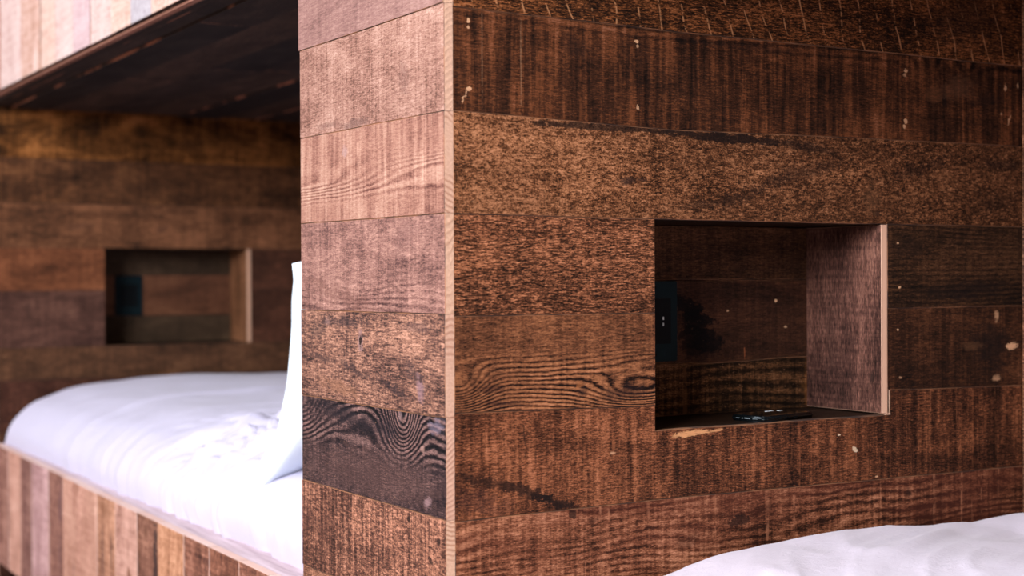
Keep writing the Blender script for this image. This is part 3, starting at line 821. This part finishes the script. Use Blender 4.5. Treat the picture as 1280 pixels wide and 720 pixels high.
def upper_bunk(dy, label, fb):
    root = empty('upper_bunk', (0.0, dy + 1.6, CEIL), label, 'bunk')
    M = frame((-0.035, dy, 0), (0, 0, 1), (1, 0, 0), (0, 1, 0))
    rg = random.Random(11)
    for (yb_, ya_, m) in FASC:
        plank(root, M, [(fb(ya_), ya_ + .0006), (0.93, ya_ + .0006), (0.93, yb_ - .0006), (fb(yb_), yb_ - .0006)], U[m], T=0.010,
              proud=rg.uniform(-0.001, 0.002), end=CB[0], edge=M_WORN)
    bm = bmesh.new()
    for v_ in box_bm(bm, -0.0245, -0.010, 0.474, 2.738, 0.5, 0.93):
        if v_.co.z < 0.6:
            v_.co.z = fb(v_.co.y) - 0.0055
    new_obj('fascia_rail', bm, M_RAIL, root, Matrix.Translation((0, dy, 0)))
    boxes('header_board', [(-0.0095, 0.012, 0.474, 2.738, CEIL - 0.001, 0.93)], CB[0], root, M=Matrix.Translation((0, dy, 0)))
    Mu = frame((0, dy, CEIL), (0, -1, 0), (0, 0, 1), (-1, 0, 0))
    xs = [0.013, 0.055, 0.163, 0.29, 0.42, 0.55, 0.675, 0.80, 0.93, DEPTH - 0.002]
    r2 = random.Random(2)
    for i in range(len(xs) - 1):
        cut = r2.uniform(1.0, 2.2)
        for (a, b) in ((0.474, cut), (cut + 0.001, 2.738)):
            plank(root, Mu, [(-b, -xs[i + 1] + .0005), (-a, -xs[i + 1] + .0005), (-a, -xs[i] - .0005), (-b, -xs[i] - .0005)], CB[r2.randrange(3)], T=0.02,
                  proud=(0.001, 0.0065, 0.0045, 0.002, 0.001, 0.0060, 0.0, 0.002, 0.001)[i], chmat=M_CEIL_LIT_EDGE, edge=M_CEIL_LIT_EDGE)
    boxes('deck', [(0.013, DEPTH - 0.002, 0.474, 2.738, CEIL + 0.021, CEIL + 0.06)], M_CORE, root, M=Matrix.Translation((0, dy, 0)))
    return root


upper_bunk(0.0, 'upper bunk at top left with pale sunlit board fascia and dark board underside', lambda y: 0.506 + 0.0052 * y)
upper_bunk(-PER, 'upper bunk on the right above the frame over the bed beside the niche wall', lambda y: 0.512)

# ================================================================== BEDDING
M_DUVET = cloth('white_cotton_duvet', (192, 188, 208))
M_PILLOW = cloth('white_cotton_pillow', (226, 238, 246))
M_SHEET = cloth('white_cotton_sheet', (217, 208, 221))


def ridge(p, q, seed, fp, fq):
    n = mn.noise(Vector((p * fp, q * fq, seed)))
    return (1.0 - min(1.0, abs(n) * 2.6)) ** 2


def gauss(x, y, cx, cy, rx, ry):
    return math.exp(-((x - cx) / rx) ** 2 - ((y - cy) / ry) ** 2)


def profile(pts, n):
    """resample a polyline evenly (Catmull-Rom)"""
    P = [Vector(p) for p in pts]
    dense = []
    for i in range(len(P) - 1):
        p0, p1, p2, p3 = P[max(0, i - 1)], P[i], P[i + 1], P[min(len(P) - 1, i + 2)]
        for k in range(20):
            t = k / 20
            dense.append(0.5 * ((2 * p1) + (p2 - p0) * t + (2 * p0 - 5 * p1 + 4 * p2 - p3) * t * t + (3 * p1 - p0 - 3 * p2 + p3) * t ** 3))
    dense.append(P[-1])
    L = [0.0]
    for a, b in zip(dense, dense[1:]):
        L.append(L[-1] + (b - a).length)
    out = []
    j = 0
    for k in range(n):
        s = L[-1] * k / (n - 1)
        while j < len(L) - 2 and L[j + 1] < s:
            j += 1
        t = (s - L[j]) / max(1e-9, L[j + 1] - L[j])
        out.append(dense[j].lerp(dense[j + 1], t))
    return out


def bedding(name, prof, y0, y1, ny, xin, disp, zlow, mat, endr=0.06, nx=150, zoff=lambda y: 0.0):
    pr = profile(prof, nx)
    nrm = []
    for i in range(nx):
        d = pr[min(nx - 1, i + 1)] - pr[max(0, i - 1)]
        d.normalize()
        nrm.append(Vector((-d.y, d.x)))
    bm = bmesh.new()
    rows = []
    for j in range(ny):
        y = y0 + (y1 - y0) * j / (ny - 1)
        e = min(y - y0, y1 - y)
        drop = 0.0
        if e < endr:
            drop = endr * 0.8 * (1 - math.sqrt(max(0.0, 1 - ((endr - e) / endr) ** 2)))
        row = []
        for i, (p, n) in enumerate(zip(pr, nrm)):
            d = disp(p.x, y, i / (nx - 1))
            x = p.x + n.x * d
            z = p.y + n.y * d
            fade = max(0.0, 1.0 - (p.x / 0.5)) if p.x < 0.5 else 0.0
            x += xin(y) * fade
            z = max(zlow + 0.01, z - drop) + zoff(y) * fade
            row.append(bm.verts.new((x, y, z)))
        rows.append(row)
    for a, b in zip(rows, rows[1:]):
        for i in range(nx - 1):
            bm.faces.new((a[i], a[i + 1], b[i + 1], b[i]))
    low = []
    for row in rows:
        low.append((bm.verts.new((row[0].co.x + 0.004, row[0].co.y, zlow)), bm.verts.new((row[-1].co.x - 0.004, row[-1].co.y, zlow))))
    for k in range(ny - 1):
        bm.faces.new((rows[k][0], rows[k + 1][0], low[k + 1][0], low[k][0]))
        bm.faces.new((rows[k][-1], low[k][1], low[k + 1][1], rows[k + 1][-1]))
        bm.faces.new((low[k][0], low[k + 1][0], low[k + 1][1], low[k][1]))
    for k, rv in ((0, False), (ny - 1, True)):
        f = rows[k] + [low[k][1], low[k][0]]
        bm.faces.new(f if rv else f[::-1])
    return new_obj(name, bm, mat, None, None, True)


DUV = [(0.012, -0.486), (0.004, -0.462), (0.001, -0.436), (0.008, -0.412), (0.026, -0.386), (0.07, -0.350), (0.125, -0.327), (0.19, -0.307), (0.28, -0.295),
       (0.44, -0.286), (0.60, -0.282), (0.85, -0.289), (1.02, -0.30), (1.062, -0.33), (1.068, -0.48)]


def duvet_h(x):
    best = None
    for a, b in zip(DUV[3:], DUV[4:]):
        if a[0] <= x <= b[0]:
            best = a[1] + (b[1] - a[1]) * (x - a[0]) / (b[0] - a[0])
    return best if best is not None else -0.30


def duvet_disp(x, y, s):
    if s > 0.94:
        return 0.0
    p = 0.50 * x + 0.86 * y
    q = 0.86 * x - 0.50 * y
    m = gauss(x, y, 0.20, 1.15, 0.22, 0.26) * (1.0 - gauss(x, y, 0.14, 0.86, 0.16, 0.14))
    fan = ridge(p + 0.05 * math.sin(q * 7), q, 3.0, 13.0, 2.0)
    fan2 = ridge(p * 0.9 + q * 0.35, q, 9.0, 18.0, 2.6)
    grv = ridge(p * 0.95 + q * 0.2 + 0.02 * math.sin(q * 9), q, 14.0, 17.0, 1.6) ** 2
    d = m * (0.034 * fan + 0.018 * fan2 - 0.034 * grv - 0.012)
    d -= 0.022 * gauss(x, y, 0.16, 0.90, 0.15, 0.13)
    # long soft folds further down the bed
    d += 0.011 * ridge(0.35 * x + 0.9 * y, x, 5.0, 5.0, 1.5) * gauss(x, y, 0.4, 1.7, 0.5, 0.7)
    d += 0.012 * mn.noise(Vector((x * 3.0, y * 2.2, 7.0))) * min(1.0, 0.3 + x)
    d += 0.003 * mn.noise(Vector((x * 11.0, y * 9.0, 2.0)))
    # hanging edge gathers over the ledge
    edge = max(0.0, 1.0 - x / 0.14)
    near = 1.0 if y < 1.6 else max(0.0, 1.0 - (y - 1.6) / 0.8)
    d += edge * near * (0.018 * mn.noise(Vector((y * 9.0, 1.0, s * 3))) + 0.009 * mn.noise(Vector((y * 22.0, 4.0, s * 4))))
    return d


du = bedding('duvet', DUV, 0.478, 2.728, 420, lambda y: 0.060 - 0.013 * max(0.0, y - 0.4), duvet_disp, -0.521, M_DUVET, endr=0.05, nx=190,
             zoff=lambda y: 0.0)
tag(du, 'rumpled white duvet spread over the left bunk bed behind the partition', 'duvet')

MAT = [(0.012, -0.488), (0.006, -0.470), (0.012, -0.452), (0.05, -0.440), (0.12, -0.430), (0.20, -0.420), (0.306, -0.406), (0.386, -0.391), (0.473, -0.383), (0.534, -0.380),
       (0.586, -0.376), (0.669, -0.374), (0.749, -0.375), (0.859, -0.383), (0.925, -0.385), (0.975, -0.382), (1.045, -0.383), (1.068, -0.40), (1.070, -0.48)]


def sheet_disp(x, y, s):
    if s > 0.95 or s < 0.03:
        return 0.0
    k = min(1.0, max(0.0, (-y - 0.0) / 0.10))
    p = 0.62 * x - 0.78 * y
    q = 0.78 * x + 0.62 * y
    d = 0.007 * (ridge(p, q, 2.0, 7.0, 1.6) - 0.35) * k
    d += 0.0045 * (ridge(p + 0.05 * math.sin(q * 6), q, 6.0, 21.0, 3.2) - 0.3) * k
    d += 0.006 * mn.noise(Vector((x * 4.0, y * 4.0, 4.0))) * k
    d += 0.002 * mn.noise(Vector((x * 10.0, y * 10.0, 1.0)))
    return d


ms = bedding('mattress', MAT, -2.255, -0.016, 260, lambda y: 0.06, sheet_disp, -0.521, M_SHEET, endr=0.02, nx=170)
tag(ms, 'mattress under a creased white sheet at lower right below the niche wall', 'mattress')


def make_pillow():
    nu, nv = 64, 48
    X0, X1 = 0.085, 0.78
    bm = bmesh.new()
    sides = []
    for side in (1, -1):
        grid = []
        for j in range(nv + 1):
            b = -1 + 2 * j / nv
            row = []
            for i in range(nu + 1):
                a = -1 + 2 * i / nu
                x = 0.5 * (X0 + X1) + a * 0.5 * (X1 - X0) * (1 - 0.045 * (1 - abs(b) ** 2.0))
                zb_ = duvet_h(max(0.03, x - 0.055)) - 0.020 - 0.030 * gauss(x, 0.90, 0.16, 0.90, 0.15, 0.13)
                zt = 0.042 - 0.030 * (1 - a * a) * -0.6 - 0.012 * abs(a) ** 4
                t = (b + 1) / 2
                z = zb_ + (zt - zb_) * t
                th = 0.100 * (1 + 0.9 * max(0.0, 0.45 - t)) * (max(0.0, 1 - abs(a) ** 5.0) ** 0.5) * (max(0.0, 1 - abs(b) ** 2.6) ** 0.55)
                rim = min(1 - abs(a), 1 - abs(b))
                if rim > 1e-6:
                    th += 0.004
                yc = 0.88 - 0.30 * t + 0.135 * t * t + 0.32 * max(0.0, 0.32 - t)
                wr = 0.006 * mn.noise(Vector((x * 9, z * 7, side * 3.0))) + 0.004 * ridge(x + 0.3 * z, z, 2.0 + side, 14.0, 4.0)
                y = yc + side * th + (side * wr if rim > 0.02 else 0.0)
                y += 0.006 * mn.noise(Vector((z * 14.0, a * 2.0, 8.0)))
                row.append((x, max(0.4745, y), z))
            grid.append(row)
        sides.append(grid)
    vf = [[bm.verts.new(p) for p in row] for row in sides[0]]
    vb = [[(vf[j][i] if (i in (0, nu) or j in (0, nv)) else bm.verts.new(sides[1][j][i])) for i in range(nu + 1)] for j in range(nv + 1)]
    for G_, fl_ in ((vf, False), (vb, True)):
        for j in range(nv):
            for i in range(nu):
                q = [G_[j][i], G_[j][i + 1], G_[j + 1][i + 1], G_[j + 1][i]]
                bm.faces.new(q[::-1] if fl_ else q)
    return new_obj('pillow', bm, M_PILLOW, None, None, True)


pw = make_pillow()
tag(pw, 'white pillow standing upright on the duvet, leaning behind the board partition', 'pillow')

# ================================================================== SMALL THINGS
M_BLACK = plain('black_plastic', (8, 29, 34), 0.6, spec=0.15, var=0.1)
M_SLOT = plain('slot_black', (4, 10, 13), 0.6, spec=0.15)
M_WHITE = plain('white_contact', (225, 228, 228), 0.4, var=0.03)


def outlet(x0, x1, y, z0, z1, label, detail):
    root = empty('power_outlet', ((x0 + x1) / 2, y, z0), label, 'outlet')
    boxes('plate', [(x0, x1, y - 0.006, y, z0, z1)], M_BLACK, root, bevel=0.0015)
    xc, zc = (x0 + x1) / 2, (z0 + z1) / 2
    w, h = (x1 - x0), (z1 - z0)
    boxes('socket_insert', [(x0 + 0.16 * w, x1 - 0.16 * w, y - 0.0075, y - 0.0058, zc - 0.28 * h, zc + 0.28 * h)], M_SLOT, root, bevel=0.0006)
    for dz in (0.20, -0.20):
        boxes('screw', [(xc - 0.0025, xc + 0.0025, y - 0.0066, y - 0.0059, zc + dz * 2.1 * h - 0.0025, zc + dz * 2.1 * h + 0.0025)], M_SLOT, root, bevel=0.0005)
    if detail:
        for dz in (0.002, -0.0075):
            boxes('contact', [(0.4655, 0.4673, y - 0.0083, y - 0.0074, zc + dz, zc + dz + 0.0048)], M_WHITE, root)
    return root


outlet(0.409, 0.4955, ND - 0.0014, -0.126, -0.002, 'black power outlet plate half hidden at the left of the near niche on the right', True)
outlet(0.394, 0.4795, BAY + 0.15 - 0.0014, -0.104, 0.0195, 'black power outlet plate in the blurred niche of the back wall at far left', False)


def rounded_rect(w, h, r, seg=6):
    pts = []
    for cx, cy, a0 in ((w - r, h - r, 0), (r, h - r, 90), (r, r, 180), (w - r, r, 270)):
        for k in range(seg + 1):
            a = math.radians(a0 + 90 * k / seg)
            pts.append((cx + r * math.cos(a), cy + r * math.sin(a)))
    return pts


def slab(name, pts, z0, z1, mat, parent, M, bev=0.0, seg=2, smooth=False):
    bm = bmesh.new()
    lo_ = [bm.verts.new((p[0], p[1], z0)) for p in pts]
    hi_ = [bm.verts.new((p[0], p[1], z1)) for p in pts]
    bm.faces.new(lo_[::-1])
    bm.faces.new(hi_)
    for i in range(len(pts)):
        j = (i + 1) % len(pts)
        bm.faces.new((lo_[i], lo_[j], hi_[j], hi_[i]))
    if bev:
        es = [e for e in bm.edges if abs(e.verts[0].co.z - e.verts[1].co.z) < 1e-6]
        bmesh.ops.bevel(bm, geom=es, offset=bev, segments=seg, affect='EDGES')
    return new_obj(name, bm, mat, parent, M, smooth)


M_PHONE = plain('gloss_black_glass', (9, 12, 14), 0.08, spec=0.6, var=0.02, coat=0.5)
M_BAND = plain('dark_metal_band', (22, 28, 31), 0.25, metallic=0.7, var=0.05)
PX, PY = 0.535, 0.0045
PA = math.atan2(0.21, 0.977)
ph = empty('smartphone', (PX, PY, NZ0 + 0.0002), 'slim glossy black phone lying flat on the floor of the near niche', 'phone')
MP = Matrix.Translation((PX, PY, NZ0 + 0.0002)) @ Matrix.Rotation(PA, 4, 'Z')
pl = 0.124
pw_ = 0.066
slab('body', rounded_rect(pl, pw_, 0.008), 0.0, 0.0082, M_BAND, ph, MP, 0.0032, 4, True)
slab('glass', [(x + 0.0034, y + 0.0034) for x, y in rounded_rect(pl - 0.0068, pw_ - 0.0068, 0.006)], 0.0083, 0.0090, M_PHONE, ph, MP)
for k in range(3):
    slab('button', [(0.030 + 0.02 * k, -0.0006), (0.040 + 0.02 * k, -0.0006), (0.040 + 0.02 * k, 0.0008), (0.030 + 0.02 * k, 0.0008)], 0.003, 0.0055, M_SLOT, ph, MP)
# pale maker's marks on the short side and three reflections on the glass, put in as white patches
bmk = bmesh.new()
for y0_, y1_, z0_, z1_ in ((0.014, 0.023, 0.0040, 0.0046), (0.027, 0.030, 0.0038, 0.0046), (0.0305, 0.038, 0.0038, 0.0052), (0.041, 0.043, 0.0038, 0.0050), (0.047, 0.054, 0.0040, 0.0046)):
    box_bm(bmk, -0.0003, 0.0006, y0_, y1_, z0_, z1_)
new_obj('side_marking', bmk, plain('grey_print', (120, 128, 132), 0.5), ph, MP)
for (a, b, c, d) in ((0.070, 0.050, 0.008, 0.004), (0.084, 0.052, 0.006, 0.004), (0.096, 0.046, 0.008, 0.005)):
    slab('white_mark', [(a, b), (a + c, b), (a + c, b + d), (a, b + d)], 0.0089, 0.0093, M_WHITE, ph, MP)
